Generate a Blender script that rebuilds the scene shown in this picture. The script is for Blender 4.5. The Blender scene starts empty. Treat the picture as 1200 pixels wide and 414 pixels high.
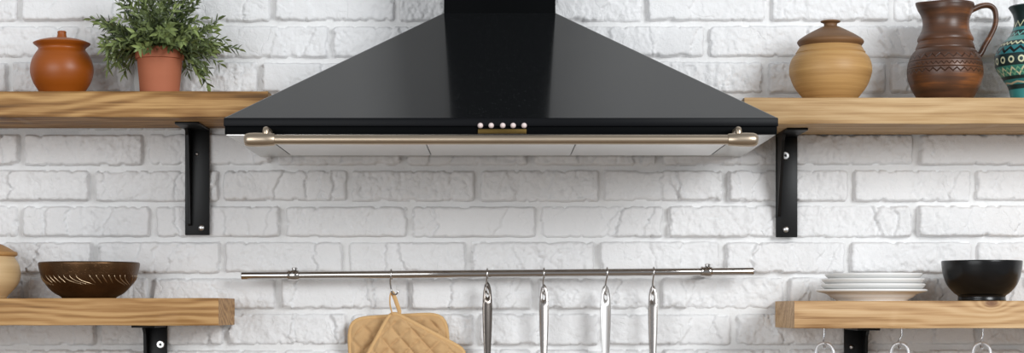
import bpy, bmesh, math, random
import numpy as np
from mathutils import Vector, Matrix

random.seed(7)
RNG = np.random.default_rng(11)
SC = bpy.context.scene
COL = SC.collection

# ------------------------------------------------------------------ camera
CAM_D, FPX, PX, PY = 3.8, 2280.0, 586.0, 362.0      # distance to wall, focal length (px of 1200), principal point
cam_data = bpy.data.cameras.new('camera')
cam = bpy.data.objects.new('camera', cam_data)
COL.objects.link(cam)
cam.location = (0, -CAM_D, 0)
cam.rotation_euler = (math.pi / 2, 0, 0)
cam_data.sensor_width = 36.0
cam_data.lens = 36.0 * FPX / 1200.0
cam_data.shift_x = (600 - PX) / 1200.0
cam_data.shift_y = (PY - 207) / 1200.0
SC.camera = cam

# ------------------------------------------------------------------ world, lights, exposure
world = bpy.data.worlds.new('world')
SC.world = world
world.use_nodes = True
bg = world.node_tree.nodes['Background']
bg.inputs[0].default_value = (0.93, 0.96, 1.0, 1)
bg.inputs[1].default_value = 0.36

def area(name, loc, target, sx, sy, power, col):
    l = bpy.data.lights.new(name, 'AREA')
    l.shape = 'RECTANGLE'; l.size = sx; l.size_y = sy; l.energy = power; l.color = col
    o = bpy.data.objects.new(name, l); COL.objects.link(o)
    o.location = loc
    o.rotation_euler = (Vector(target) - Vector(loc)).to_track_quat('-Z', 'Y').to_euler()
    return o
area('window_daylight', (2.6, -3.7, 1.4), (0.0, 0.0, 0.1), 1.6, 1.7, 140, (0.94, 0.975, 1.0))
area('window_daylight_far', (-2.2, -4.6, 0.55), (-0.2, 0.0, 0.1), 3.0, 2.2, 94, (0.95, 0.98, 1.0))

SC.view_settings.view_transform = 'Standard'
SC.view_settings.look = 'None'
SC.view_settings.gamma = 1.0
SC.view_settings.use_curve_mapping = False
SC.view_settings.exposure = 0.05

# ------------------------------------------------------------------ helpers
def sc_at(d): return FPX / (CAM_D - d)              # pixels per metre at depth d in front of the wall
def W(x, y, d):
    s = sc_at(d)
    return Vector(((x - PX) / s, -d, (PY - y) / s))

ORG = {}
def tag(o, label=None, cat=None, group=None, kind=None):
    if label: o['label'] = label
    if cat: o['category'] = cat
    if group: o['group'] = group
    if kind: o['kind'] = kind
    return o
def thing(name, loc, label, cat, group=None):
    o = bpy.data.objects.new(name, None)
    o.empty_display_size = 0.02
    COL.objects.link(o); o.location = loc
    ORG[o.name] = Vector(loc)
    return tag(o, label, cat, group)
def mesh(name, verts, faces, mats, parent=None, smooth=True, loc=None, mi=None, sharp=None):
    """verts in world space; stored relative to the parent's (or own) origin"""
    org = ORG[parent.name] if parent is not None else Vector(loc if loc is not None else (0, 0, 0))
    me = bpy.data.meshes.new(name)
    v = np.asarray(verts, dtype=float) - np.array(org)
    me.from_pydata(v.tolist(), [], [list(f) for f in faces])
    for m in (mats if isinstance(mats, (list, tuple)) else [mats]): me.materials.append(m)
    if mi is not None:
        me.polygons.foreach_set('material_index', mi)
    me.polygons.foreach_set('use_smooth', [smooth] * len(me.polygons))
    if smooth and sharp:
        me.set_sharp_from_angle(angle=math.radians(sharp))
    me.update()
    o = bpy.data.objects.new(name, me); COL.objects.link(o)
    ORG[o.name] = org
    if parent is not None: o.parent = parent
    else: o.location = org
    return o
def merge(*parts):
    V, F = [], []
    for v, f in parts:
        n = len(V); V += [tuple(p) for p in v]; F += [tuple(i + n for i in q) for q in f]
    return V, F
def catmull(pts, n=6):
    P = [np.array(p, float) for p in pts]
    P = [2 * P[0] - P[1]] + P + [2 * P[-1] - P[-2]]
    out = []
    for i in range(1, len(P) - 2):
        for k in range(n):
            t = k / n
            a, b, c, d = P[i - 1], P[i], P[i + 1], P[i + 2]
            out.append(0.5 * (2 * b + (c - a) * t + (2 * a - 5 * b + 4 * c - d) * t * t + (3 * b - a - 3 * c + d) * t ** 3))
    out.append(P[-2])
    return out
def lathe(prof, c, segs=56, axis='z'):
    """prof: (r, h) list; c: centre; closed caps when r<1e-5"""
    V, F = [], []
    rings = []
    for r, h in prof:
        r = max(float(r), 0.0)
        if r < 1e-5:
            rings.append([len(V)]); V.append((0, 0, h))
        else:
            ring = []
            for k in range(segs):
                a = 2 * math.pi * k / segs
                ring.append(len(V)); V.append((r * math.cos(a), r * math.sin(a), h))
            rings.append(ring)
    for A, B in zip(rings, rings[1:]):
        if len(A) == 1 and len(B) == 1: continue
        for k in range(segs):
            k2 = (k + 1) % segs
            if len(A) == 1: F.append((A[0], B[k2], B[k]))
            elif len(B) == 1: F.append((A[k], A[k2], B[0]))
            else: F.append((A[k], A[k2], B[k2], B[k]))
    out = []
    for x, y, z in V:
        if axis == 'z': p = (x, y, z)
        elif axis == 'x': p = (z, x, y)
        else: p = (x, -z, y)           # axis towards the viewer: h goes to -y
        out.append((p[0] + c[0], p[1] + c[1], p[2] + c[2]))
    if axis == 'y': pass
    return out, F
def tube(path, r, segs=10, flat=(1, 1), cap=True, up=None):
    P = [Vector(p) for p in path]
    n = len(P)
    rad = r if hasattr(r, '__len__') else [r] * n
    V, F = [], []
    t0 = (P[1] - P[0]).normalized()
    ref = Vector(up) if up else (Vector((0, 0, 1)) if abs(t0.z) < 0.9 else Vector((1, 0, 0)))
    u = (ref - t0 * ref.dot(t0)).normalized()
    for i in range(n):
        t = (P[min(i + 1, n - 1)] - P[max(i - 1, 0)]).normalized()
        u = (u - t * u.dot(t)).normalized()
        w = t.cross(u)
        for k in range(segs):
            a = 2 * math.pi * k / segs
            V.append(tuple(P[i] + u * (math.cos(a) * rad[i] * flat[0]) + w * (math.sin(a) * rad[i] * flat[1])))
    for i in range(n - 1):
        for k in range(segs):
            k2 = (k + 1) % segs
            F.append((i * segs + k, i * segs + k2, (i + 1) * segs + k2, (i + 1) * segs + k))
    if cap:
        F.append(tuple(range(segs - 1, -1, -1)))
        F.append(tuple((n - 1) * segs + k for k in range(segs)))
    return V, F
def box(x0, x1, y0, y1, z0, z1, bev=0.0, seg=2):
    bm = bmesh.new()
    vs = [bm.verts.new(p) for p in ((x0, y0, z0), (x1, y0, z0), (x1, y1, z0), (x0, y1, z0), (x0, y0, z1), (x1, y0, z1), (x1, y1, z1), (x0, y1, z1))]
    for f in ((3, 2, 1, 0), (4, 5, 6, 7), (0, 1, 5, 4), (1, 2, 6, 5), (2, 3, 7, 6), (3, 0, 4, 7)): bm.faces.new([vs[i] for i in f])
    if bev: bmesh.ops.bevel(bm, geom=list(bm.edges), offset=bev, segments=seg, profile=0.5, affect='EDGES')
    bm.verts.index_update()
    out = [tuple(v.co) for v in bm.verts], [tuple(v.index for v in f.verts) for f in bm.faces]
    bm.free()
    return out
def prism(poly, fn, t0, t1):
    """poly of 2-D points, fn(u, v, t) -> xyz"""
    n = len(poly)
    V = [fn(u, v, t0) for u, v in poly] + [fn(u, v, t1) for u, v in poly]
    F = [tuple(range(n - 1, -1, -1)), tuple(range(n, 2 * n))]
    F += [(i, (i + 1) % n, n + (i + 1) % n, n + i) for i in range(n)]
    return V, F

# ------------------------------------------------------------------ material helpers
class NT:
    def __init__(s, name):
        s.m = bpy.data.materials.new(name); s.m.use_nodes = True
        s.t = s.m.node_tree; s.b = s.t.nodes['Principled BSDF']
    def node(s, typ, **kw):
        n = s.t.nodes.new(typ)
        for k, v in kw.items():
            if k in n.inputs: s.put(n.inputs[k], v)
            else: setattr(n, k, v)
        return n
    def put(s, sock, v):
        if isinstance(v, bpy.types.NodeSocket): s.t.links.new(v, sock)
        else: sock.default_value = v
    def math(s, op, a, b=0.0, c=0.0, clamp=False):
        n = s.t.nodes.new('ShaderNodeMath'); n.operation = op; n.use_clamp = clamp
        s.put(n.inputs[0], a); s.put(n.inputs[1], b); s.put(n.inputs[2], c)
        return n.outputs[0]
    def coord(s, kind='Object'): return s.t.nodes.new('ShaderNodeTexCoord').outputs[kind]
    def mapping(s, vec, loc=(0, 0, 0), scale=(1, 1, 1), rot=(0, 0, 0)):
        n = s.t.nodes.new('ShaderNodeMapping'); s.put(n.inputs[0], vec)
        n.inputs[1].default_value = loc; n.inputs[2].default_value = rot; n.inputs[3].default_value = scale
        return n.outputs[0]
    def sep(s, vec):
        n = s.t.nodes.new('ShaderNodeSeparateXYZ'); s.put(n.inputs[0], vec); return n.outputs
    def noise(s, vec, scale, detail=4, rough=0.55, dist=0.0):
        n = s.t.nodes.new('ShaderNodeTexNoise'); s.put(n.inputs['Vector'], vec)
        n.inputs['Scale'].default_value = scale; n.inputs['Detail'].default_value = detail
        n.inputs['Roughness'].default_value = rough; n.inputs['Distortion'].default_value = dist
        return n.outputs[0]
    def ramp(s, fac, stops, interp='LINEAR'):
        n = s.t.nodes.new('ShaderNodeValToRGB'); s.put(n.inputs[0], fac); e = n.color_ramp.elements
        n.color_ramp.interpolation = interp
        while len(e) < len(stops): e.new(0.5)
        for el, (p, c) in zip(e, stops):
            el.position = p; el.color = (*c, 1) if hasattr(c, '__len__') else (c, c, c, 1)
        return n.outputs[0]
    def mix(s, f, a, b, blend='MIX'):
        n = s.t.nodes.new('ShaderNodeMix'); n.data_type = 'RGBA'; n.blend_type = blend
        s.put(n.inputs[0], f)
        for sock, v in ((n.inputs[6], a), (n.inputs[7], b)):
            s.put(sock, (*v, 1) if isinstance(v, tuple) and len(v) == 3 else v)
        return n.outputs[2]
    def bump(s, h, strength=0.3, dist=0.002, normal=None):
        n = s.t.nodes.new('ShaderNodeBump'); s.put(n.inputs['Height'], h)
        n.inputs['Strength'].default_value = strength; n.inputs['Distance'].default_value = dist
        if normal is not None: s.put(n.inputs['Normal'], normal)
        s.t.links.new(n.outputs[0], s.b.inputs['Normal'])
        return n.outputs[0]
    def set(s, **kw):
        names = dict(col='Base Color', rough='Roughness', metal='Metallic', spec='Specular IOR Level', coat='Coat Weight', coatr='Coat Roughness', ior='IOR', sheen='Sheen Weight', trans='Transmission Weight', aniso='Anisotropic', sub='Subsurface Weight')
        for k, v in kw.items():
            if k == 'col' and isinstance(v, tuple): v = (*v[:3], 1)
            s.put(s.b.inputs[names[k]], v)
        return s
def srgb(r, g, b):
    f = lambda c: ((c / 255 + 0.055) / 1.055) ** 2.4 if c > 10 else c / 255 / 12.92
    return (f(r), f(g), f(b))

def simple(name, col, rough=0.5, metal=0.0, grain=0.06, scale=60, bump=0.0, **kw):
    m = NT(name); c = m.coord()
    n = m.noise(c, scale, 3)
    dark = tuple(x * (1 - grain * 2) for x in col); light = tuple(min(1, x * (1 + grain)) for x in col)
    m.set(col=m.mix(n, dark, light), rough=rough, metal=metal, **kw)
    if bump: m.bump(m.noise(c, scale * 3, 3), bump, 0.001)
    return m.m

# painted brick and mortar
def paint(name, col, rough=0.62, veins=1.0):
    m = NT(name); c = m.coord()
    n1 = m.noise(c, 9, 4, 0.6)
    col_o = m.mix(m.ramp(n1, [(0.35, 0.0), (0.7, 1.0)]), tuple(x * 0.955 for x in col), col)
    m.set(col=col_o, rough=rough, spec=0.35)
    fine = m.noise(c, 260, 4, 0.6)
    mid = m.noise(c, 75, 5, 0.62, 0.6)
    crack = m.t.nodes.new('ShaderNodeTexVoronoi'); crack.feature = 'DISTANCE_TO_EDGE'
    warped = m.node('ShaderNodeVectorMath', operation='MULTIPLY_ADD')
    nz = m.t.nodes.new('ShaderNodeTexNoise'); m.put(nz.inputs['Vector'], c); nz.inputs['Scale'].default_value = 30
    m.put(warped.inputs[0], nz.outputs[1]); warped.inputs[1].default_value = (0.05, 0.05, 0.05); m.put(warped.inputs[2], c)
    mp = m.mapping(warped.outputs[0], scale=(1.0, 1.0, 0.6))
    m.put(crack.inputs['Vector'], mp); crack.inputs['Scale'].default_value = 19
    cr = m.ramp(crack.outputs['Distance'], [(0.0, 0.0), (0.05, 1.0)])
    gate = m.ramp(m.noise(c, 14, 2), [(0.50, 0.0), (0.58, 1.0)])
    crg = m.math('MULTIPLY', m.math('SUBTRACT', 1.0, cr), gate)
    h = m.math('ADD', m.math('MULTIPLY', fine, 0.42), m.math('MULTIPLY', mid, 1.0))
    ridge = m.math('ABSOLUTE', m.math('SUBTRACT', m.noise(m.mapping(c, scale=(1, 1, 0.55)), 42, 5, 0.6, 0.8), 0.5))
    rl = m.math('MULTIPLY', m.ramp(ridge, [(0.0, 1.0), (0.035, 0.0)]), m.ramp(m.noise(c, 11, 2), [(0.45, 0.0), (0.56, 1.0)]))
    h = m.math('SUBTRACT', h, m.math('MULTIPLY', rl, veins * 0.14))
    h = m.math('SUBTRACT', h, m.math('MULTIPLY', crg, veins * 0.35))
    m.bump(h, 0.62, 0.0030)
    return m.m
M_BRICK = paint('white_painted_brick', srgb(233, 232, 232))
M_MORTAR = paint('white_painted_mortar', srgb(226, 225, 224), 0.7, 0.0)

def wood(name, dark, mid, light, seed, ringscale=1.0, knot=None, contrast=1.0):
    m = NT(name); c = m.coord()
    off = m.mapping(c, loc=(seed * 1.37, seed * 0.61, seed * 0.29))
    # growth rings: distance from a wandering long axis
    warp = m.noise(m.mapping(off, scale=(1.6, 5, 5)), 1.6, 3, 0.5)
    x, y, z = m.sep(off)
    zz = m.math('ADD', m.math('MULTIPLY', m.math('FRACT', seed * 0.618, 0), 0.0), m.sep(c)[2])
    yy = m.sep(c)[1]
    d = m.math('ADD', m.math('MULTIPLY', zz, 0.55), m.math('MULTIPLY', yy, 0.35))
    phase = m.math('ADD', m.math('MULTIPLY', d, 95 * ringscale), m.math('MULTIPLY', warp, 7.5 * ringscale))
    if knot:
        kv = m.node('ShaderNodeVectorMath', operation='DISTANCE'); m.put(kv.inputs[0], m.mapping(c, scale=(1, 1, 1.8))); kv.inputs[1].default_value = (knot[0], knot[1], knot[2] * 1.8)
        kd = kv.outputs['Value']
        kn = m.math('EXPONENT', m.math('MULTIPLY', kd, -48.0))
        phase = m.math('ADD', phase, m.math('MULTIPLY', kn, 4.5))
    ring = m.math('ADD', m.math('MULTIPLY', m.math('SINE', m.math('MULTIPLY', phase, 6.283)), 0.5), 0.5)
    fibre = m.noise(m.mapping(off, scale=(4.0, 190, 190)), 1.0, 5, 0.65)
    blot = m.noise(m.mapping(off, scale=(2.2, 14, 14)), 1.5, 3, 0.5)
    f = m.math('ADD', m.math('MULTIPLY', ring, 0.22 * contrast), m.math('MULTIPLY', fibre, 0.74))
    f = m.math('ADD', f, m.math('MULTIPLY', blot, 0.36))
    colr = m.ramp(f, [(0.36, dark), (0.58, mid), (0.80, light)])
    if knot:
        kmask = m.ramp(kd, [(0.0, 1.0), (0.010, 0.75), (0.016, 0.0)])
        colr = m.mix(kmask, colr, srgb(112, 74, 48))
    m.set(col=colr, rough=0.55, spec=0.3)
    m.bump(m.math('ADD', m.math('MULTIPLY', fibre, 0.8), m.math('MULTIPLY', ring, 0.3)), 0.35, 0.0012)
    return m.m

M_BLACK = simple('black_powder_coated_steel', srgb(9, 9, 10), 0.42, 0.0, 0.1, 90, 0.08, spec=0.3)
M_CHROME = simple('polished_chrome', srgb(190, 186, 183), 0.07, 1.0, 0.02, 40)
M_STEEL = simple('brushed_stainless_steel', srgb(214, 212, 210), 0.38, 1.0, 0.03, 50)
M_SCREW = simple('zinc_screw', srgb(214, 213, 212), 0.32, 1.0, 0.05, 200)
M_DARKHOLE = simple('dark_recess', srgb(30, 29, 28), 0.6)
M_NICKEL = simple('satin_nickel', srgb(184, 168, 148), 0.36, 1.0, 0.05, 30)

# ------------------------------------------------------------------ brick wall
FLOOR_Z, CEIL_Z = -1.36, 1.74
XL, XR, YF = -2.6, 3.4, -4.6

def hashf(ix, iy, seed):
    v = np.sin(ix * 127.1 + iy * 311.7 + seed * 74.7) * 43758.5453
    return v - np.floor(v)
def vn(x, y, seed=0):
    ix, iy = np.floor(x), np.floor(y); fx, fy = x - ix, y - iy
    fx = fx * fx * (3 - 2 * fx); fy = fy * fy * (3 - 2 * fy)
    a, b = hashf(ix, iy, seed), hashf(ix + 1, iy, seed)
    c, d = hashf(ix, iy + 1, seed), hashf(ix + 1, iy + 1, seed)
    return (a + (b - a) * fx) * (1 - fy) + (c + (d - c) * fx) * fy
def fbm(x, y, seed=0, oct=4, g=0.5):
    s = 0; a = 1; t = 0
    for k in range(oct):
        s = s + a * vn(x * 2 ** k, y * 2 ** k, seed + k * 13); t += a; a *= g
    return s / t * 2 - 1
def sstep(a, b, x):
    t = np.clip((x - a) / (b - a), 0, 1); return t * t * (3 - 2 * t)

# mortar surface: a gently uneven sheet of real thickness behind the bricks
nx, nz = 260, 120
gx = np.linspace(XL, XR, nx); gz = np.linspace(FLOOR_Z, CEIL_Z, nz)
GX, GZ = np.meshgrid(gx, gz)
GY = 0.0 - 0.0016 * fbm(GX * 14, GZ * 14, 3) + 0.0
V = np.stack([GX, GY, GZ], -1).reshape(-1, 3)
idx = np.arange(nx * nz).reshape(nz, nx)
F = np.stack([idx[:-1, :-1], idx[:-1, 1:], idx[1:, 1:], idx[1:, :-1]], -1).reshape(-1, 4)
bv, bf = box(XL, XR, 0.03, 0.13, FLOOR_Z, CEIL_Z)
Vm, Fm = merge((V.tolist(), F.tolist()), (bv, bf))
wall = tag(mesh('wall_back', Vm, Fm, M_MORTAR), 'white painted brick wall behind the hood and shelves', None, None, 'structure')

def make_brick(x0, x1, z0, z1, seed):
    L, H = x1 - x0, z1 - z0
    ed = [0, 0.0012, 0.0030, 0.0055]
    u = np.array(ed + list(np.linspace(0.009, L - 0.009, max(6, int((L - 0.018) / 0.0024)))) + [L - e for e in ed[::-1]])
    v = np.array(ed + list(np.linspace(0.0085, H - 0.0085, 20)) + [H - e for e in ed[::-1]])
    U, Vv = np.meshgrid(u, v)
    X, Z = x0 + U, z0 + Vv
    r = np.random.default_rng(seed)
    # uneven outline
    ex = np.minimum(U, L - U); ez = np.minimum(Vv, H - Vv)
    e = np.minimum(ex, ez)
    # rounded corners: smooth minimum of the two edge distances
    k = 0.007
    e = np.where((ex < k) & (ez < k), k - np.sqrt((k - ex) ** 2 + (k - ez) ** 2), e)
    e = e + 0.0012 * fbm(X * 110, Z * 110, seed % 97, 3) - 0.0050 * sstep(0.70, 0.86, vn(X * 95, Z * 60, seed % 89)) * sstep(0.012, 0.0, e)
    edge = sstep(-0.0005, 0.0040, e)
    depth = 0.0132 + r.uniform(-0.002, 0.0025)
    tilt = r.uniform(-0.012, 0.012) * (U - L / 2) + r.uniform(-0.03, 0.03) * (Vv - H / 2)
    h = depth + tilt
    # cleaved plates: near-vertical break lines with a step
    nb = r.integers(1, 6)
    for q in range(nb):
        xc = r.uniform(0.08, 0.92) * L
        line = U - xc - 0.011 * fbm(Z * 60 + q * 7.3, X * 0 + q, seed % 53 + q, 5, 0.6) - r.uniform(-0.5, 0.5) * (Vv - H / 2)
        st = r.choice([-1, 1]) * r.uniform(0.0015, 0.0055)
        h = h + st * sstep(-0.0009, 0.0009, line) - st * 0.5
        part = sstep(0.2, 0.5, vn(Z * 38 + q * 3, X * 6, seed % 31 + q))
        h = h - r.uniform(0.0010, 0.0048) * part * np.exp(-(line / 0.0014) ** 2)
    # a few diagonal scars
    for q in range(r.integers(0, 4)):
        cx, cz, an, ln = r.uniform(0, L), r.uniform(0, H), r.uniform(-1.2, 1.2), r.uniform(0.006, 0.02)
        du, dv = U - cx, Vv - cz
        a = du * math.cos(an) + dv * math.sin(an); b = -du * math.sin(an) + dv * math.cos(an)
        h = h - 0.0026 * np.exp(-(a / ln) ** 2) * np.exp(-(b / 0.0022) ** 2) * np.sign(b + 1e-6) * 0.9
    patch = sstep(0.42, 0.66, vn(X * 13 + seed % 11, Z * 17, 5 + seed % 7))
    rough_amp = r.uniform(0.55, 1.0)
    if r.random() < 0.42:                                   # some bricks are split-faced all over
        rough_amp = r.uniform(1.0, 1.45); patch = np.maximum(patch, 0.55)
    h = h + rough_amp * (0.0012 + 0.0050 * patch) * fbm(X * 78, Z * 62, seed % 101, 5, 0.72)
    h = np.maximum(h, 0.0035)
    Y = -(h * edge) + 0.0005
    # chipped ends wander a little
    X2 = X + np.where(ex < 0.01, 0.0014 * fbm(Z * 70, X * 0 + 3, seed % 71, 3), 0)
    Z2 = Z + np.where(ez < 0.01, 0.0012 * fbm(X * 55, Z * 0 + 9, seed % 67, 3), 0)
    ny_, nx_ = U.shape
    P = np.stack([X2, Y, Z2], -1)
    # skirt into the mortar
    ring = [(0, i) for i in range(nx_)] + [(j, nx_ - 1) for j in range(1, ny_)] + [(ny_ - 1, i) for i in range(nx_ - 2, -1, -1)] + [(j, 0) for j in range(ny_ - 2, 0, -1)]
    verts = P.reshape(-1, 3).tolist()
    idx = np.arange(nx_ * ny_).reshape(ny_, nx_)
    faces = np.stack([idx[:-1, :-1], idx[:-1, 1:], idx[1:, 1:], idx[1:, :-1]], -1).reshape(-1, 4).tolist()
    base = len(verts)
    for (j, i) in ring:
        p = P[j, i]; verts.append((p[0], 0.006, p[2]))
    n = len(ring)
    for q in range(n):
        a = idx[ring[q]]; b = idx[ring[(q + 1) % n]]
        faces.append((int(b), int(a), base + q, base + (q + 1) % n))
    return verts, faces

S0 = 600.0
joint_y = [28.5 + 42.1 * k for k in range(-2, 12)]      # centre lines of the bed joints
rows = {
    -2: [30, 176, 322, 468, 614, 760, 906, 1052], -1: [97, 243, 389, 535, 681, 827, 973, 1119],
    0: [24, 172, 320, 465, 612, 755, 900, 1044, 1187], 1: [96, 243, 388, 534, 681, 827, 973, 1119],
    2: [12.5, 160, 304, 452, 600, 748, 896, 1040, 1187], 3: [88, 234, 380, 527, 674, 820, 966, 1112],
    4: [27, 171, 322, 474, 622, 772, 922, 1073], 5: [109, 259, 409, 559, 704, 849, 996, 1139],
    6: [24, 180, 332, 480, 630, 779, 924, 1071], 7: [112, 261, 406, 549, 699, 846, 992, 1141],
    8: [30, 176, 326, 480, 627, 772, 921, 1073], 9: [115, 265, 410, 559, 704, 859, 1002, 1145],
    10: [34, 180, 330, 477, 625, 772, 920, 1066], 11: [110, 258, 405, 552, 700, 848, 996, 1142]}
bi = 0
for k, xs in rows.items():
    yt = 28.5 + 42.1 * (k - 1); yb = yt + 42.1
    xs = [xs[0] - 147, *xs, xs[-1] + 147]
    if k >= -1: xs = [xs[0] - 147, *xs, xs[-1] + 147]
    rr = np.random.default_rng(400 + k)
    for a, b in zip(xs, xs[1:]):
        z0 = (PY - yb + 2.4 + rr.uniform(-0.6, 0.9)) / S0; z1 = (PY - yt - 2.4 + rr.uniform(-0.9, 0.6)) / S0
        X0 = (a - PX + 2.6 + rr.uniform(-0.6, 0.9)) / S0; X1 = (b - PX - 2.6 + rr.uniform(-0.9, 0.6)) / S0
        v, f = make_brick(X0, X1, z0, z1, 1000 + bi * 17)
        o = mesh('brick', v, f, M_BRICK, wall, True)
        bi += 1

# rest of the room that the light and the polished metal see
mf = wood('oak_floor', srgb(96, 82, 68), srgb(128, 112, 96), srgb(150, 134, 118), 9)
v, f = box(XL, XR, YF, 0.13, FLOOR_Z - 0.05, FLOOR_Z)
tag(mesh('floor', v, f, mf, smooth=False), 'brown timber floor below the frame', None, None, 'structure')

# ------------------------------------------------------------------ shelves
SH = 0.23
def shelf(x0, x1, z0, z1, d, mat, label, seed):
    cx, cz = (x0 + x1) / 2, (z0 + z1) / 2
    nseg = 60
    # slightly irregular hand-worked edges
    V, F = [], []
    prof = [(-d + 0.003, z0), (-d + 0.0008, z0 + 0.0012), (-d, z0 + 0.004), (-d, z1 - 0.004), (-d + 0.0008, z1 - 0.0012), (-d + 0.003, z1), (-0.012, z1), (-0.012, z0)]
    xs = np.linspace(x0, x1, nseg + 1); xs[0] += 0.0; n = len(prof)
    for i, x in enumerate(xs):
        sh = 0.0015 if i in (0, nseg) else 0.0
        for j, (y, z) in enumerate(prof):
            wob = 0.0007 * float(fbm(np.array(x * 18.0), np.array(j * 3.1), seed, 3)) if j < 6 else 0
            V.append((x, y + wob, z + (wob if j in (0, 1, 4, 5) else 0)))
    for i in range(nseg):
        for j in range(n):
            j2 = (j + 1) % n
            F.append((i * n + j, (i + 1) * n + j, (i + 1) * n + j2, i * n + j2))
    F.append(tuple(j for j in range(n))); F.append(tuple(nseg * n + j for j in range(n - 1, -1, -1)))
    o = mesh('wooden_shelf', V, F, mat, loc=(cx, -d / 2, cz), smooth=True, sharp=25)
    return tag(o, label, 'shelf', 'thick wooden wall shelves')

sF = sc_at(SH)
UL_TOP, UL_BOT = (PY - 107) / sF, (PY - 137.5) / sF
UR_TOP, UR_BOT = (PY - 114.3) / sF, (PY - 145.3) / sF
LL_TOP, LL_BOT = (PY - 349.6) / sF, (PY - 381.8) / sF
LRD = 0.26; sL = sc_at(LRD)
LR_TOP, LR_BOT = (PY - 352.8) / sL, (PY - 385.2) / sL
wA = wood('amber_pine', srgb(66, 42, 18), srgb(138, 98, 52), srgb(184, 144, 92), 2, 0.8, contrast=0.9)
wB = wood('pale_oak', srgb(134, 100, 62), srgb(176, 142, 98), srgb(200, 170, 128), 5, 0.6, contrast=0.5)
wC = wood('honey_pine', srgb(98, 66, 32), srgb(154, 112, 64), srgb(188, 148, 98), 7, 0.9)
LRX0, LRX1 = (931 - PX) / sL, 1.25
kn = ((1162 - PX) / sL - (LRX0 + LRX1) / 2, -LRD / 2, LR_TOP - 0.004 - (LR_TOP + LR_BOT) / 2)
wD = wood('knotted_pine', srgb(134, 96, 58), srgb(186, 148, 104), srgb(212, 180, 138), 3, 0.7, knot=kn, contrast=0.6)
shelf(-1.22, (314 - PX) / sF, UL_BOT, UL_TOP, SH, wA, 'amber grained wooden shelf carrying the plant, left of the hood', 1)
shelf((868 - PX) / sF + 0.007, 1.25, UR_BOT, UR_TOP, SH, wB, 'pale smooth wooden shelf carrying the brown jug, right of the hood', 2)
shelf(-1.22, (256 - PX) / sF, LL_BOT, LL_TOP, SH, wC, 'lower wooden shelf carrying the bronze bowl', 3)
shelf(LRX0, LRX1, LR_BOT, LR_TOP, LRD, wD, 'lower knotted wooden shelf carrying white plates and black bowl', 4)

# ------------------------------------------------------------------ shelf brackets
def bracket(xc, ztop, zbot, dleg, gx, gd, glen, label, screws, w=0.0475):
    t = 0.005; yb = -0.0145
    root = thing('shelf_bracket', (xc, yb, zbot), label, 'bracket', 'black steel shelf brackets')
    v, f = box(xc - w / 2, xc + w / 2, yb - t, yb, zbot, ztop - 0.0002, 0.0012)
    mesh('wall_plate', v, f, M_BLACK, root, True, sharp=40)
    v, f = box(xc - w / 2 + 0.001, xc + w / 2 - 0.001, -dleg, yb - t + 0.0005, ztop - t, ztop - 0.0002, 0.0012)
    mesh('shelf_plate', v, f, M_BLACK, root, True, sharp=40)
    # triangular gusset standing out from the wall
    zt = ztop - t; zb = zbot + glen
    poly = [(yb - t + 0.0005, zt + 0.001), (-gd - 0.012, zt + 0.001), (-gd - 0.010, zt - 0.003), (-gd, zt - 0.012), (-gd * 0.62 - 0.008, (zt + zb) / 2), (yb - t - 0.010, zb + 0.004), (yb - t - 0.006, zb), (yb - t + 0.0005, zb)]
    g = 0.0028
    v, f = prism(poly, lambda a, b, tt: (tt, a, b), gx - g, gx + g)
    mesh('gusset', v, f, M_BLACK, root, False)
    for (px_, py_, kind, rr) in screws:
        c = W(px_, py_, 0.0195)
        r = rr
        if kind == 'washer':
            s = mesh('screw', *lathe([(0, 0.0012), (r * 0.34, 0.0012), (r * 0.40, 0.0024), (r * 0.85, 0.0022), (r, 0.0008), (r, -0.001)], (c.x, yb - t, c.z), 24, 'y'), M_SCREW, root, True, sharp=35)
            mesh('recess', *lathe([(0, 0.0014), (r * 0.33, 0.0014), (r * 0.33, 0.0002)], (c.x, yb - t, c.z), 6, 'y'), M_DARKHOLE, s, False)
        else:
            mesh('screw', *lathe([(0, 0.0034), (r * 0.5, 0.0030), (r * 0.85, 0.0018), (r, 0.0004), (r, -0.001)], (c.x, yb - t, c.z), 24, 'y'), M_SCREW, root, True)
zz = lambda y: (PY - y) / 605.0
bracket(-0.5885, UL_BOT, zz(275.5), 0.146, -0.6025, 0.055, 0.018, 'tall black steel bracket under the shelf with the plant', [(230.5, 180.5, 'dome', 0.0034), (236, 267, 'dome', 0.0062)])
bracket(0.5570, UR_BOT, zz(278), 0.158, 0.5410, 0.085, 0.040, 'tall black steel bracket beside the right end of the hood', [(920.3, 182.5, 'washer', 0.0078), (921, 269, 'dome', 0.0062)], 0.042)
bracket(-0.6700, LL_BOT, zz(505), 0.150, -0.6860, 0.045, 0.018, 'black steel bracket under the shelf with the bronze bowl', [(188, 404, 'washer', 0.0078), (187, 495, 'dome', 0.0062)], 0.046)
bracket(0.6910, LR_BOT, zz(508), 0.155, 0.7070, 0.050, 0.018, 'black steel bracket under the shelf with white plates', [(998, 407, 'dome', 0.0046), (998, 498, 'dome', 0.0062)], 0.045)

# ------------------------------------------------------------------ cooker hood
HD, CD = 0.50, 0.20
sH, sC = sc_at(HD), sc_at(CD)
hw = (912 - 262) / 2 / sH; hx = (587 - PX) / sH
rz0, rz1 = (PY - 157.2) / sH, (PY - 138.3) / sH
cw = 65.6 / sC; cxh = (585.6 - PX) / sC; cz = (PY - 15) / sC
WY = -0.0135

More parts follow.
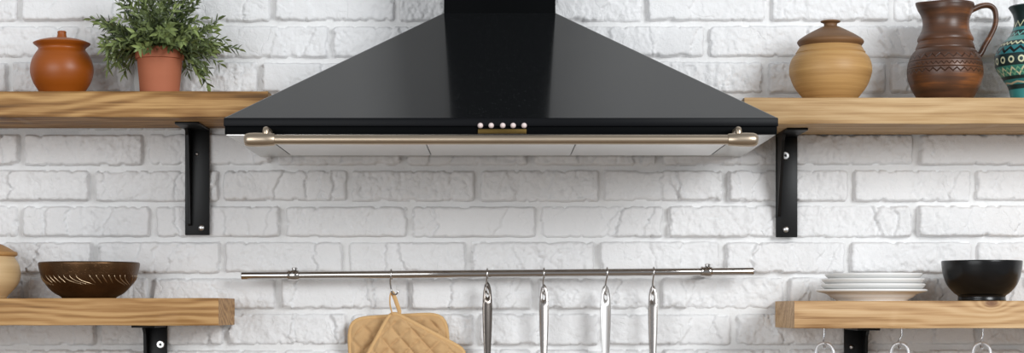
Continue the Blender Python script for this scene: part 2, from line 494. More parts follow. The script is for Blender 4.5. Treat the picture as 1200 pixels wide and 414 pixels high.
def hood_mat():
    m = NT('black_speckled_enamel'); c = m.coord()
    vo = m.t.nodes.new('ShaderNodeTexVoronoi'); m.put(vo.inputs['Vector'], c); vo.inputs['Scale'].default_value = 300
    sp = m.ramp(vo.outputs['Distance'], [(0.0, 1.0), (0.16, 1.0), (0.22, 0.0)])
    pick = m.ramp(m.noise(c, 300, 1), [(0.58, 0.0), (0.62, 1.0)])
    mask = m.math('MULTIPLY', sp, pick)
    m.set(col=m.mix(mask, srgb(20, 21, 22), srgb(62, 64, 66)), rough=0.10, spec=0.6, coat=0.4, coatr=0.05)
    return m.m
M_HOOD = hood_mat()
M_RIM = simple('black_satin_rim', srgb(10, 11, 14), 0.4, 0.0, 0.05, 60, spec=0.10)
M_CHIM = simple('black_matt_flue', srgb(6, 7, 8), 0.5, 0.0, 0.05, 60, spec=0.03)
hood = thing('cooker_hood', (0, WY, rz0), 'black pyramid cooker hood with flue and metal rail, on the brick wall', 'cooker hood')

# canopy: hollow-looking pyramid, open side at the wall
A = [(hx - hw, -HD, rz1), (hx + hw, -HD, rz1), (hx + hw, WY, rz1), (hx - hw, WY, rz1)]
B = [(cxh - cw, -CD, cz), (cxh + cw, -CD, cz), (cxh + cw, WY, cz), (cxh - cw, WY, cz)]
bm = bmesh.new()
va = [bm.verts.new(p) for p in A]; vb = [bm.verts.new(p) for p in B]
bm.faces.new(va[::-1]); bm.faces.new(vb)
for i in range(4): bm.faces.new((va[i], va[(i + 1) % 4], vb[(i + 1) % 4], vb[i]))
bmesh.ops.bevel(bm, geom=[e for e in bm.edges if min(v.co.y for v in e.verts) < -0.2 and abs(e.verts[0].co.z - e.verts[1].co.z) > 0.05], offset=0.002, segments=2, profile=0.5, affect='EDGES')
bm.verts.index_update()
mesh('canopy', [tuple(v.co) for v in bm.verts], [tuple(v.index for v in f.verts) for f in bm.faces], M_HOOD, hood, True, sharp=12)
bm.free()
rzm = (PY - 148.2) / sH
v, f = box(hx - hw, hx + hw, -HD - 0.0005, WY, rzm, rz1 + 0.0003, 0.0015)
mesh('upper_rim', v, f, M_RIM, hood, True, sharp=40)
v, f = box(hx - hw + 0.0015, hx + hw - 0.0015, -HD + 0.003, WY, rz0, rzm + 0.001, 0.001)
mesh('lower_rim', v, f, M_CHIM, hood, True, sharp=40)
v, f = box(cxh - cw + 0.0004, cxh + cw - 0.0004, -CD - 0.001, WY, cz - 0.001, CEIL_Z - 0.002, 0.0012)
mesh('flue', v, f, M_CHIM, hood, True, sharp=40)
# underside: steel tray with three filter panels
M_UNDER = simple('satin_steel_underside', srgb(196, 192, 186), 0.24, 1.0, 0.03, 20)
M_FILTER = simple('pale_aluminium_filter', srgb(218, 216, 214), 0.42, 1.0, 0.03, 300, 0.05)
v, f = box(hx - hw + 0.004, hx + hw - 0.004, -HD + 0.008, WY, rz0 - 0.0015, rz0 + 0.001)
mesh('underside_plate', v, f, M_UNDER, hood, False)
fw0, fw1 = hx - hw + 0.076, hx + hw - 0.076
fy0, fy1 = -HD + 0.03, -0.135
M_GAP = simple('black_filter_gasket', srgb(24, 23, 22), 0.6)
v, f = box(fw0 - 0.006, fw1 + 0.006, fy0, fy1 + 0.012, rz0 - 0.0045, rz0 - 0.001)
mesh('filter_gasket', v, f, M_GAP, hood, False)
wp = (fw1 - fw0) / 3
for k in range(3):
    a, b = fw0 + k * wp + (0.0008 if k else 0), fw0 + (k + 1) * wp - (0.0008 if k < 2 else 0)
    v, f = box(a, b, fy0 + 0.003, fy1, rz0 - 0.0075, rz0 - 0.004, 0.0012)
    p = mesh('filter_panel', v, f, M_FILTER, hood, True, sharp=40)
# buttons and brass strip
M_BTN = simple('pearl_button', srgb(226, 208, 204), 0.25, 0.0, 0.05, 100)
for bx in (562.9, 575.6, 589.2, 601.4, 614.2):
    c = W(bx, 147, HD + 0.003); r = 3.3 / sH
    mesh('control_button', *lathe([(0, r * 1.15), (r * 0.5, r * 1.02), (r * 0.85, r * 0.6), (r, 0.0), (r, -0.002)], (c.x, -HD - 0.0008, c.z), 20, 'y'), M_BTN, hood, True)
M_BRASS = simple('aged_brass', srgb(86, 70, 38), 0.5, 1.0, 0.12, 200)
p0, p1 = W(560, 157, HD), W(617, 151.3, HD)
v, f = box(p0.x, p1.x, -HD - 0.0016, -HD + 0.004, p0.z + 0.0003, p1.z, 0.0006)
mesh('brass_strip', v, f, M_BRASS, hood, True, sharp=40)
# rail in front of the rim
RD = 0.545; sR = sc_at(RD)
rc = (PY - 163.8) / sR
def RX(x): return (x - PX) / sR
rr = 5.7 / sR
mesh('hood_rail', *lathe([(0, RX(318)), (rr, RX(318)), (rr, RX(857)), (0, RX(857))], (0, -RD, rc), 28, 'x'), M_NICKEL, hood, True, sharp=40)
for xa, xb, xp in ((322, 286, 311.5), (853, 888.5, 865.5)):
    L = RX(xb) - RX(xa); R = 8.3 / sR
    prof = [(0, 0.0), (R * 0.80, 0.0), (R * 0.86, 0.02 * L), (R * 0.97, 0.35 * L), (R, 0.62 * L), (R * 0.97, 0.84 * L), (R * 0.82, 0.95 * L), (R * 0.5, 0.995 * L), (0, L)]
    prof = [(r_, RX(xa) + h_) for r_, h_ in prof]
    cap = mesh('rail_end_cap', *lathe(prof, (0, -RD, rc), 28, 'x'), M_NICKEL, hood, True, sharp=50)
    X = RX(xp); zt = (PY - 152.5) / sR
    path = [(X, -RD, rc), (X, -RD, zt - 0.004), (X, -RD + 0.002, zt), (X, -RD + 0.008, zt + 0.001), (X, -HD + 0.006, zt + 0.001)]
    path = [tuple(p) for p in catmull(path, 4)]
    mesh('rail_post', *tube(path, 0.0056, 14, cap=True), M_NICKEL, cap, True, sharp=60)

# ------------------------------------------------------------------ hanging rail with hooks
KD = 0.062; sK = sc_at(KD)
def rail_pt(x):
    y = 323.4 + (318.2 - 323.4) * (x - 283) / 600.0
    return W(x, y, KD)
rail = thing('utensil_rail', W(586, 321, KD), 'polished chrome rail fixed across the bricks, holding utensils', 'rail')
rR = 4.5 / sK
a, b = rail_pt(283), rail_pt(883)
n_ = (b - a).normalized()
mesh('rail_tube', *tube([a, a + n_ * 0.002, b - n_ * 0.002, b], [rR * 0.9, rR, rR, rR * 0.9], 24), M_CHROME, rail, True, sharp=50)
for x in (344, 828):
    c = rail_pt(x)
    prof = [(rR * 0.9, -6.8), (rR * 1.28, -6.8), (rR * 1.42, -5.6), (rR * 1.30, -3.4), (rR * 1.45, -1), (rR * 1.45, 3.4), (rR * 1.32, 5.6), (rR * 1.1, 6.8), (rR * 0.9, 6.8)]
    mount = mesh('rail_mount', *lathe([(r_, h_ / sK) for r_, h_ in prof], c, 24, 'x'), M_CHROME, rail, True, sharp=40)
    st = mesh('mount_stem', *tube([c + Vector((0, 0.004, 0.0)), (c.x, -0.006, c.z)], 0.006, 14), M_CHROME, mount, True, sharp=50)
    mesh('mount_flange', *lathe([(0, 0.0205), (0.007, 0.0205), (0.010, 0.0165), (0.0105, 0.0105)], (c.x, -0.0, c.z), 22, 'y'), M_CHROME, mount, True, sharp=40)
    kz = c.z + rR * 1.3
    mesh('set_screw', *lathe([(0.0, kz - 0.003), (0.0035, kz - 0.003), (0.0035, kz + 0.0015), (0.0055, kz + 0.002), (0.0055, kz + 0.0045), (0.003, kz + 0.006), (0, kz + 0.006)], (c.x + 0.002, c.y, 0), 16, 'z'), M_CHROME, mount, True, sharp=40)

def s_hook(x, ybot, yaw, label, lean=0.0):
    c = rail_pt(x)
    w = 0.0017; R = rR + w + 0.0002
    loc = []
    for a_ in range(-60, 181, 20):           # over the top of the rail (plane across the rail)
        an = math.radians(a_); loc.append((math.cos(an) * R, math.sin(an) * R))
    zb = (PY - ybot) / sK - c.z
    lo = 0.0075
    loc += [(-R * 0.96, -R * 0.6), (-R * 0.5, zb * 0.40), (-R * 0.35, zb * 0.75)]
    for a_ in range(180, 390, 24):
        an = math.radians(a_); loc.append((-R * 0.35 + lo + math.cos(an) * lo, zb + lo + math.sin(an) * lo))
    pts = catmull([(q, 0, z) for q, z in loc], 2)
    cy, sy = math.cos(yaw), math.sin(yaw)
    path = []
    for q, _, z in pts:
        k = sstep(-R * 0.3, -R * 2.5, np.array(z)) if z < 0 else 0.0
        ang = float(k) * yaw
        lx = lean * max(0.0, -z - R)
        path.append((c.x + q * math.sin(ang) + lx, c.y + q * math.cos(ang), c.z + z))
    # q>0 is the wall side
    o = mesh('s_hook', *tube(path, w, 10), M_CHROME, loc=c, smooth=True, sharp=60)
    tag(o, label, 'hook', 'chrome hooks on the rail')
    return Vector((c.x + lean * (-zb - R), c.y - R * 0.35 + 0.4 * lo, c.z + zb + 2 * w * 0.6))
H1 = s_hook(458.5, 345.5, 0.9, 'chrome hook holding the quilted pot holders', 0.13)
hooks = []
for x, yb, lab in ((571, 345, 'chrome hook holding the utensil nearest the pot holders'), (637.5, 346, 'chrome hook holding the second utensil from the pot holders'), (711.5, 346, 'chrome hook holding the third utensil from the pot holders'), (766, 346, 'chrome hook holding the utensil farthest from the pot holders')):
    hooks.append(s_hook(x, yb, 0.5, lab, {711.5: -0.10, 766: -0.04}.get(x, 0.0)))

# ------------------------------------------------------------------ steel utensils (handles hang into the frame)
def utensil(x, hk, yaw, ytop, wpx, label, mat, headk):
    s = sK
    cy = hk.y - 0.001
    root = thing('kitchen_utensil', (hk.x, cy, hk.z), label, 'utensil', 'steel utensils hanging from the rail')
    X0 = hk.x
    zt = (PY - ytop) / s
    wd = lambda t: (wpx / s) * (0.5 + 0.0 * t)
    def half(zrel):       # half width along the handle, zrel from the tip downwards (m)
        p = zrel * s
        pts = [(0, 0.0), (1.5, 0.30), (5, 0.58), (11, 0.80), (20, 0.95), (32, 1.0), (50, 0.96), (70, 0.80), (90, 0.62), (120, 0.42), (170, 0.36)]
        for (a0, b0), (a1, b1) in zip(pts, pts[1:]):
            if p <= a1: return wpx / 2 / s * (b0 + (b1 - b0) * (p - a0) / (a1 - a0))
        return wpx / 2 / s * 0.36
    V, F = [], []
    def put(u, z):        # gently cupped across
        hh_ = max(half(zt - z), 1e-4)
        V.append((u, -0.20 * hh_ * (1 - min(1, (u / hh_) ** 2)), z)); return len(V) - 1
    zh = zt - 13.5 / s; rhx, rhz = 2.0 / s, 5.4 / s
    zcut = zt - 26 / s
    out2 = [(half(zt - z), z) for z in np.linspace(zcut, zt - 0.6 / s, 13)]
    outer_pts = out2 + [(0.0, zt)] + [(-u, z) for u, z in out2[::-1]] + [(half(zt - zcut) * q, zcut) for q in (-0.667, -0.333, 0.0, 0.333, 0.667)]
    outer = [put(u, z) for u, z in outer_pts]; N = len(outer)
    hole = []
    for u, z in outer_pts:
        an = math.atan2((z - zh) / (zt - zh), u / (wpx / 2 / s))
        hole.append(put(rhx * math.cos(an) * (1.0 - 0.25 * math.sin(an)), zh + rhz * math.sin(an)))
    for k in range(N):
        k2 = (k + 1) % N; F.append((outer[k], outer[k2], hole[k2], hole[k]))
    prev = [outer[26]] + outer[27:32] + [outer[0]]
    for z in np.linspace(zcut, zt - 170 / s, 22)[1:]:
        hh = half(zt - z); row = [put(hh * q, z) for q in np.linspace(-1, 1, 7)]
        for i in range(6): F.append((prev[i], row[i], row[i + 1], prev[i + 1]))
        prev = row
    c_, s_ = math.cos(yaw), math.sin(yaw)
    V2 = [(X0 + u * c_ - d_ * s_, cy + u * s_ + d_ * c_, z) for u, d_, z in V]
    o = mesh('handle', V2, F, mat, root, True)
    md = o.modifiers.new('thickness', 'SOLIDIFY'); md.thickness = 0.0016; md.offset = 0
    # head below the frame
    zb = zt - 170 / s
    if headk == 'spoon':
        prof = catmull([(0.0, -0.075), (0.022, -0.066), (0.030, -0.04), (0.022, -0.012), (0.004, 0.004)], 5)
        P = [(r_, h_) for r_, h_ in prof]
        VV, FF = [], []
        for r_, h_ in P:
            for q in np.linspace(-1, 1, 11): VV.append((X0 + r_ * q, cy + 0.012 * (1 - q * q) * min(1, r_ / 0.03), zb + h_))
        for i in range(len(P) - 1):
            for j in range(10): FF.append((i * 11 + j, i * 11 + j + 1, (i + 1) * 11 + j + 1, (i + 1) * 11 + j))
        h = mesh('head', VV, FF, mat, root, True)
        md = h.modifiers.new('thickness', 'SOLIDIFY'); md.thickness = 0.0014
    else:
        v, f = box(X0 - 0.034, X0 + 0.034, cy - 0.001, cy + 0.001, zb - 0.095, zb + 0.004, 0.0008)
        mesh('head', v, f, mat, root, True, sharp=40)
    return root
M_ST_D = simple('dark_polished_steel', srgb(196, 190, 186), 0.24, 1.0, 0.04, 50)
M_ST_1 = simple('smoky_steel', srgb(128, 120, 114), 0.22, 1.0, 0.04, 50)
utensil(571, hooks[0], 0.25, 330, 11.5, 'darkest steel utensil handle with teardrop hole, nearest the pot holders', M_ST_1, 'flat')
utensil(637.5, hooks[1], -0.45, 333, 12.0, 'steel utensil handle, second along from the pot holders', M_ST_D, 'spoon')
utensil(711.5, hooks[2], 0.42, 333.5, 13.5, 'brightest steel utensil handle, third along from the pot holders', M_STEEL, 'spoon')
utensil(766, hooks[3], -0.6, 334, 12.5, 'steel utensil handle farthest right on the rail', M_ST_D, 'flat')

# ------------------------------------------------------------------ quilted pot holders
def cloth_mat():
    m = NT('tan_quilted_cotton'); c = m.coord()
    n = m.noise(c, 55, 4); weave = m.noise(c, 1400, 2)
    m.set(col=m.mix(n, srgb(182, 144, 100), srgb(210, 174, 128)), rough=0.92, sheen=0.2, spec=0.15)
    m.bump(m.math('ADD', m.math('MULTIPLY', weave, 0.4), n), 0.35, 0.0012)
    return m.m
M_CLOTH = cloth_mat()
M_PIPE = simple('tan_cotton_binding', srgb(212, 172, 120), 0.9, 0, 0.08, 120, 0.2)

def pot_holder(cx, czc, half, rot, depth, corner, label, qrot, qstep, bend):
    """square quilted pad, thickness in y; local u,v in the pad plane"""
    root = thing('pot_holder', (cx, -depth, czc), label, 'pot holder', 'tan quilted pot holders')
    N = 64
    c_, s_ = math.cos(rot), math.sin(rot)
    def outline(t):      # rounded square, t in 0..1
        a = 2 * math.pi * t
        ca, sa = math.cos(a), math.sin(a)
        p = corner
        r = 1.0 / ((abs(ca) ** p + abs(sa) ** p) ** (1 / p))
        return half * r * ca, half * r * sa
    def place(u, v, h):
        X = cx + u * c_ - v * s_; Z = czc + u * s_ + v * c_
        Y = -depth + bend(X - cx, Z - czc) - h
        return (X, Y, Z)
    def quilt(u, v):
        qa, qb = math.cos(qrot), math.sin(qrot)
        a = (u * qa + v * qb) / qstep; b = (-u * qb + v * qa) / qstep
        fa = abs(math.sin(math.pi * a)); fb = abs(math.sin(math.pi * b))
        wr = float(fbm(np.array(u * 90.0), np.array(v * 90.0), 7, 3))
        return 0.0095 * (min(fa, fb) ** 0.40) + 0.0018 * wr
    nr = 64
    NA = 200
    V, F = [], []
    for side in (1, -1):
        base = len(V)
        V.append(place(0, 0, side * (0.002 + quilt(0, 0))))
        for i in range(1, nr + 1):
            f_ = i / nr
            for k in range(NA):
                ou, ov = outline(k / NA)
                u, v = ou * f_, ov * f_
                edge = min(1.0, (1 - f_) * 9)
                V.append(place(u, v, side * (0.002 + quilt(u, v) * edge)))
        for k in range(NA):
            k2 = (k + 1) % NA
            tri = (base, base + 1 + k, base + 1 + k2)
            F.append(tri if side > 0 else tri[::-1])
            for i in range(nr - 1):
                a = base + 1 + i * NA
                q = (a + k, a + NA + k, a + NA + k2, a + k2)
                F.append(q if side > 0 else q[::-1])
    mesh('quilted_pad', V, F, M_CLOTH, root, True)
    loop = [place(*outline(k / 96), 0.0) for k in range(96)]
    loop.append(loop[0]); loop.append(loop[1])
    mesh('binding', *tube(loop, 0.0042, 10, cap=False, up=(0, -1, 0)), M_PIPE, root, True)
    return root
sP = sc_at(0.05)
# rear pad: hangs almost straight; front pad: hangs from one corner
rear_c = W(468.5, 428, 0.040)
pot_holder(rear_c.x, rear_c.z, 57.5 / sP, math.radians(3), 0.0345, 7.0, 'rear tan quilted pot holder hanging square behind the other one', 0.70, 0.034, lambda x, z: 0.004 * math.cos(x * 25))
# corner at (459,367); edges run down-left at 65 deg and down-right at 33 deg
d1 = Vector((math.cos(math.radians(-28)), math.sin(math.radians(-28)))); d2 = Vector((math.cos(math.radians(-116)), math.sin(math.radians(-116))))
hf = 50.0 / sP
cor = W(458.5, 364.5, 0.066)
ctr = Vector((cor.x, cor.z)) + d1 * hf + Vector((-abs(d1.y), -d1.x)) * hf
pot_holder(ctr.x, ctr.y, hf, math.radians(-28), 0.067, 12.0, 'front tan quilted pot holder hanging by its corner from the hook', 1.22, 0.028, lambda x, z: 0.010 * math.exp(-((x + 0.035) / 0.03) ** 2) - 0.004)
# fabric loops joining pads and hook (part of the front pad)
root = bpy.data.objects['pot_holder.001']
tp = [W(460, 369, 0.064), W(457.2, 358, 0.064), W(457.0, 348, 0.062), W(458.6, 343.0, 0.060), W(461.2, 346, 0.058), W(465, 356, 0.059), W(468, 366, 0.061), W(465, 371, 0.064)]
mesh('hanging_loop', *tube([tuple(p) for p in catmull([tuple(q) for q in tp], 6)], 0.0042, 10, flat=(0.35, 1.0), up=(1, 0, 0)), M_PIPE, root, True)

# ------------------------------------------------------------------ crockery: lathe from profiles measured in pixels
def pot_profile(pts, d, z_off=0.0, n=6):
    s = sc_at(d)
    return [(max(r, 0) / s, (PY - y) / s + z_off) for r, y in (catmull(pts, n) if n else pts)]

# --- orange lidded clay pot
def clay(name, c1, c2, rough=0.42, bands=60, spec=0.5, bump=0.15):
    m = NT(name); c = m.coord(); x, y, z = m.sep(c)
    streak = m.noise(m.mapping(c, scale=(3, 3, bands)), 1.5, 4, 0.6)
    m.set(col=m.mix(streak, c1, c2), rough=rough, spec=spec)
    m.bump(streak, bump, 0.0012)
    return m
PD = 0.125
sPD = sc_at(PD)
def base_y(z): return PY - z * sPD
yb = base_y(UL_TOP)
m = clay('orange_glazed_clay', srgb(138, 68, 8), srgb(160, 82, 14), 0.42, 25, 0.5, 0.05)
o = thing('lidded_pot', W(72.5, yb, PD), 'small orange clay pot with knobbed lid on the shelf beside the plant', 'pot')
c0 = Vector((o.location.x, o.location.y, 0))
prof = [(0, yb), (21, yb)] + [(23, yb - 1)] + [(27, 106), (34, 95), (36.6, 83), (35, 72), (30, 63), (27.3, 58.5)]
mesh('body', *lathe(pot_profile([(0, yb), (22, yb)], PD, 0, 0) + pot_profile([(23.5, yb - 0.8), (27, 107), (33.5, 96), (36.6, 84), (35.2, 73), (31, 64), (27.5, 59), (27.8, 56), (31.5, 53), (33.2, 51.2)], PD) + pot_profile([(32, 50.8), (27, 54), (25, 60), (0, 75)], PD, 0, 0), c0, 64), m.m, o, True, sharp=60)
lm = clay('orange_clay_lid', srgb(140, 74, 24), srgb(162, 92, 36), 0.5, 25, 0.4, 0.05)
lid = mesh('lid', *lathe(pot_profile([(0, 53), (27, 53)], PD, 0, 0) + pot_profile([(32.6, 51.2), (32.4, 50.4), (27, 48.2), (18, 46.0), (8, 44.6), (0, 44.2)], PD), c0, 64), lm.m, o, True, sharp=60)
mesh('lid_knob', *lathe(pot_profile([(6.4, 46.5), (5.6, 43), (5.0, 39.5), (5.2, 37.3), (3.6, 36.3), (0, 36.0)], PD), c0, 32), m.m, lid, True, sharp=60)

# --- ochre lidded pots (right shelf; a second one cut by the left edge of the photo)
def ochre_pot(xc, yb, d, k, body, lidp, knob, label, group, cols=((124, 82, 36), (214, 172, 112), (64, 44, 28), (142, 102, 64))):
    m = clay('ochre_thrown_clay', srgb(*cols[0]), srgb(*cols[1]), 0.5, 90, 0.4, 0.3)
    l = clay('brown_thrown_lid', srgb(*cols[2]), srgb(*cols[3]), 0.55, 70, 0.4, 0.4)
    o = thing('lidded_pot', W(xc, yb, d), label, 'pot')
    c0 = Vector((o.location.x, o.location.y, 0))
    mesh('body', *lathe(body, c0, 64), m.m, o, True, sharp=50)
    li = mesh('lid', *lathe(lidp, c0, 64), l.m, o, True, sharp=50)
    mesh('lid_knob', *lathe(knob, c0, 32), l.m, li, True, sharp=50)
    return o
yb = base_y(UR_TOP)
P = lambda pts, n=6: pot_profile(pts, PD, 0, n)
ochre_pot(973.2, yb, PD, 1, P([(0, yb), (26, yb)], 0) + P([(27.5, yb - 0.6), (33, 114), (42, 102), (47.5, 88), (47.8, 78), (45, 69), (40.2, 63.2)]) + P([(40.6, 62.2), (39.6, 60.8), (37.5, 57.5), (35.3, 54)], 4) + P([(30, 54), (30, 62), (0, 66)], 0),
          P([(0, 57), (33, 56)], 0) + P([(35.5, 54.8), (38.6, 50.5), (38.2, 48.2), (36, 46), (30, 42), (22, 37.5), (14, 33.5), (9, 31.4), (0, 31)], 4),
          P([(8.0, 32.5), (7.6, 29.5), (8.2, 27.6), (11.2, 26.2), (11.4, 24.8), (9, 24.2), (4, 24.6), (0, 24.9)], 4),
          'ochre lidded clay pot with brown lid beside the hood', None)
ybl = PY - LL_TOP * sPD
ochre_pot(-17, ybl, PD, 1, P([(0, ybl), (22, ybl)], 0) + P([(24, ybl - 0.5), (25.5, 347), (31, 341), (38, 332), (40.4, 322), (38.5, 311), (34.5, 303.5), (33, 300)]) + P([(30, 300), (30, 308), (0, 312)], 0),
          P([(0, 303), (31, 302)], 0) + P([(33.5, 300.8), (36.2, 299.4), (36.6, 296.6), (35.2, 295.2), (32.6, 294.4), (28, 291.4), (18, 286.5), (8, 284), (0, 283.5)], 4),
          P([(7.0, 285), (6.6, 282), (7.2, 280), (9.6, 278.6), (9.6, 277), (5, 276), (0, 276)], 4),
          'pale cream lidded pot with tan lid at the far left end of the lower shelf', None, ((182, 148, 102), (222, 192, 148), (142, 98, 52), (196, 150, 94)))

# --- brown jug
def zig(m, u, z, z0, amp, n, th, phase=0.0):
    """mask of a zigzag line round the pot; u in turns, z in metres"""
    t = m.math('FRACT', m.math('ADD', m.math('MULTIPLY', u, n), phase))
    tri = m.math('ABSOLUTE', m.math('SUBTRACT', m.math('MULTIPLY', t, 2.0), 1.0))
    lz = m.math('ADD', m.math('MULTIPLY', tri, amp), z0 - amp / 2)
    d = m.math('ABSOLUTE', m.math('SUBTRACT', z, lz))
    return m.math('SUBTRACT', 1.0, m.math('DIVIDE', d, th), clamp=True)
def band(m, z, z0, z1):
    return m.math('MULTIPLY', m.math('GREATER_THAN', z, z0), m.math('LESS_THAN', z, z1))
def turns(m, x, y):
    return m.math('ADD', m.math('DIVIDE', m.math('ARCTAN2', y, x), 2 * math.pi), 0.5)
yb = base_y(UR_TOP)
zy = lambda y: (yb - y) / sPD
def jug_mat():
    m = NT('burnished_brown_clay'); c = m.coord(); x, y, z = m.sep(c)
    st = m.noise(m.mapping(c, scale=(4, 4, 55)), 1.3, 4, 0.6)
    bl = m.noise(m.mapping(c, loc=(3, 1, 0), scale=(9, 9, 22)), 1.0, 3, 0.5)
    f = m.math('ADD', m.math('MULTIPLY', st, 0.55), m.math('MULTIPLY', bl, 0.55))
    col = m.ramp(f, [(0.38, srgb(38, 25, 18)), (0.60, srgb(86, 54, 34)), (0.80, srgb(158, 94, 44))])
    u = turns(m, x, y)
    z1 = zig(m, u, z, zy(69), 4.6 / sPD, 26, 1.1 / sPD)
    z2 = zig(m, u, z, zy(78), 3.0 / sPD, 44, 0.9 / sPD, 0.3)
    z3 = zig(m, u, z, zy(86), 4.0 / sPD, 30, 1.1 / sPD, 0.1)
    l1 = m.math('SUBTRACT', 1.0, m.math('DIVIDE', m.math('ABSOLUTE', m.math('SUBTRACT', z, zy(73.6))), 0.8 / sPD), clamp=True)
    l2 = m.math('SUBTRACT', 1.0, m.math('DIVIDE', m.math('ABSOLUTE', m.math('SUBTRACT', z, zy(82))), 0.8 / sPD), clamp=True)
    g = m.math('MAXIMUM', m.math('MAXIMUM', z1, z2), m.math('MAXIMUM', z3, m.math('MAXIMUM', l1, l2)))
    bd = band(m, z, zy(90), zy(64.5))
    col = m.mix(m.math('MULTIPLY', bd, 0.35), col, srgb(84, 52, 36))
    col = m.mix(m.math('MULTIPLY', g, 0.75), col, srgb(44, 30, 24))
    m.set(col=col, rough=0.38, spec=0.5)
    h = m.math('SUBTRACT', m.math('MULTIPLY', st, 0.25), m.math('MULTIPLY', g, 1.0))
    m.bump(h, 0.8, 0.0018)
    return m.m
M_JUG = jug_mat()
jx = 1107.5
jug = thing('clay_jug', W(jx, yb, PD), 'burnished brown clay jug with carved zigzag bands and a loop handle', 'jug')
c0 = Vector((jug.location.x, jug.location.y, 0))
body = P([(0, yb), (28, yb)], 0) + P([(29.5, yb - 0.7), (34, 113), (40, 102), (43.4, 91), (43.8, 82), (42, 72), (38.5, 64), (34, 58.5)]) + P([(34.3, 57.6), (33, 54), (31.3, 49.5)], 4) + P([(32.4, 47.6), (31.8, 44.5), (29.3, 40)], 4) + P([(27.4, 35), (26.6, 29), (27.2, 23), (29.2, 17), (31.2, 12.5), (31.8, 9), (32.2, 6.5)], 4) + P([(31.6, 4.4), (30, 4.2), (28.6, 6), (27.5, 14), (24.5, 26), (26, 40), (30, 55), (30, 90), (0, 100)], 3)
V_, F_ = lathe(body, c0, 72)
zt = (PY - 4.2) / sPD; zn = (PY - 22) / sPD
V2 = []
for x, y, z in V_:
    dx, dy = x - c0.x, y - c0.y
    ang = math.atan2(dy, -dx)                     # spout to the left
    k = max(0.0, min(1.0, (z - zn) / (zt - zn))) ** 1.6
    g = math.exp(-(ang / 0.42) ** 2) * k
    pin = math.exp(-((abs(ang) - 0.85) / 0.35) ** 2) * k
    r = math.hypot(dx, dy)
    if r > 0.02:
        dr = g * 0.0075 - pin * 0.0022
        x += dx / r * dr; y += dy / r * dr
        z += g * 0.0015 - 0.0
    x += (0.0025) * max(0.0, min(1.0, (z - (PY - 60) / sPD) / ((zt - (PY - 60) / sPD))))   # slightly leaning neck
    V2.append((x, y, z))
mesh('body', V2, F_, M_JUG, jug, True, sharp=50)
hp = [(1134, 14), (1141, 10.5), (1150, 7.0), (1159, 6.6), (1165, 11), (1167, 20), (1165.5, 31), (1160, 43), (1153.5, 54), (1149.5, 62), (1144, 68)]
hp = [tuple(W(a_, b_, PD)) for a_, b_ in hp]
cp = catmull(hp, 6); nh = len(cp)
mesh('handle', *tube([tuple(p) for p in cp], [0.0064 + 0.0020 * abs(2 * i / nh - 1) for i in range(nh)], 16, flat=(0.72, 1.25), up=(0, 0, 1)), M_JUG, jug, True)

# --- patterned teal vase cut by the right edge
def vase_mat():
    m = NT('painted_teal_vase'); c = m.coord(); x, y, z = m.sep(c)
    u = turns(m, x, y)
    H = 0.20
    zf = m.math('DIVIDE', z, H)
    n = m.noise(c, 45, 3)
    teal = m.mix(n, srgb(34, 112, 116), srgb(84, 160, 158)); black = srgb(20, 20, 22)
    Y = lambda y_: zy(y_) / H
    base = m.ramp(zf, [(0, srgb(60, 140, 140)), (Y(106), srgb(18, 20, 22)), (Y(101), srgb(52, 128, 130)), (Y(95), srgb(20, 22, 24)), (Y(91), srgb(60, 128, 112)), (Y(80), srgb(18, 20, 22)), (Y(66), srgb(48, 120, 126)), (Y(56), srgb(22, 24, 26)), (Y(50), srgb(72, 146, 138)), (Y(44), srgb(20, 22, 24)), (Y(37), srgb(64, 140, 140)), (Y(33), srgb(16, 17, 19))], 'CONSTANT')
    col = m.mix(m.math('MULTIPLY', n, 0.18), base, srgb(70, 140, 138))
    cream = srgb(206, 208, 172)
    def over(col, mask, c2): return m.mix(m.math('GREATER_THAN', mask, 0.3), col, c2)
    col = over(col, zig(m, u, z, zy(29), 6.5 / sPD, 16, 1.6 / sPD), cream)
    col = over(col, zig(m, u, z, zy(41), 4.0 / sPD, 22, 1.4 / sPD), srgb(110, 180, 170))
    col = over(col, zig(m, u, z, zy(53), 3.0 / sPD, 34, 1.6 / sPD), cream)
    col = over(col, zig(m, u, z, zy(61), 5.5 / sPD, 20, 2.6 / sPD), srgb(14, 16, 18))
    # rings of dots in the widest black band
    t = m.math('SUBTRACT', m.math('FRACT', m.math('MULTIPLY', u, 22)), 0.5)
    dx = m.math('MULTIPLY', t, 2 * math.pi * 46 / 22); dz = m.math('MULTIPLY', m.math('SUBTRACT', z, zy(73)), sPD)
    rr_ = m.math('SQRT', m.math('ADD', m.math('MULTIPLY', dx, dx), m.math('MULTIPLY', dz, dz)))
    col = over(col, m.math('MULTIPLY', m.math('LESS_THAN', rr_, 4.2), m.math('GREATER_THAN', rr_, 2.2)), cream)
    col = over(col, zig(m, u, z, zy(86), 8.0 / sPD, 18, 2.0 / sPD), cream)
    col = over(col, zig(m, u, z, zy(86), 8.0 / sPD, 18, 1.6 / sPD, 0.5), srgb(120, 178, 140))
    col = over(col, zig(m, u, z, zy(98.5), 2.0 / sPD, 9, 1.4 / sPD), srgb(196, 180, 150))
    m.set(col=col, rough=0.32, spec=0.5)
    return m.m
vx = 1211
vase = thing('patterned_vase', W(vx, yb, PD), 'teal and black painted vase with cream zigzags at the right edge', 'vase')
c0 = Vector((vase.location.x, vase.location.y, 0))
mesh('body', *lathe(P([(0, yb), (25, yb)], 0) + P([(26, yb - 0.6), (26.5, 112), (29.5, 101), (36, 91), (42.5, 81), (45, 72), (43.5, 63), (37, 52), (28, 43), (23.5, 34), (22, 25), (23.5, 17), (27, 11), (28.6, 8.6)]) + P([(27.6, 7.4), (25, 10), (20, 24), (20, 36), (34, 55), (34, 95), (0, 105)], 3), c0, 72), vase_mat(), vase, True, sharp=50)

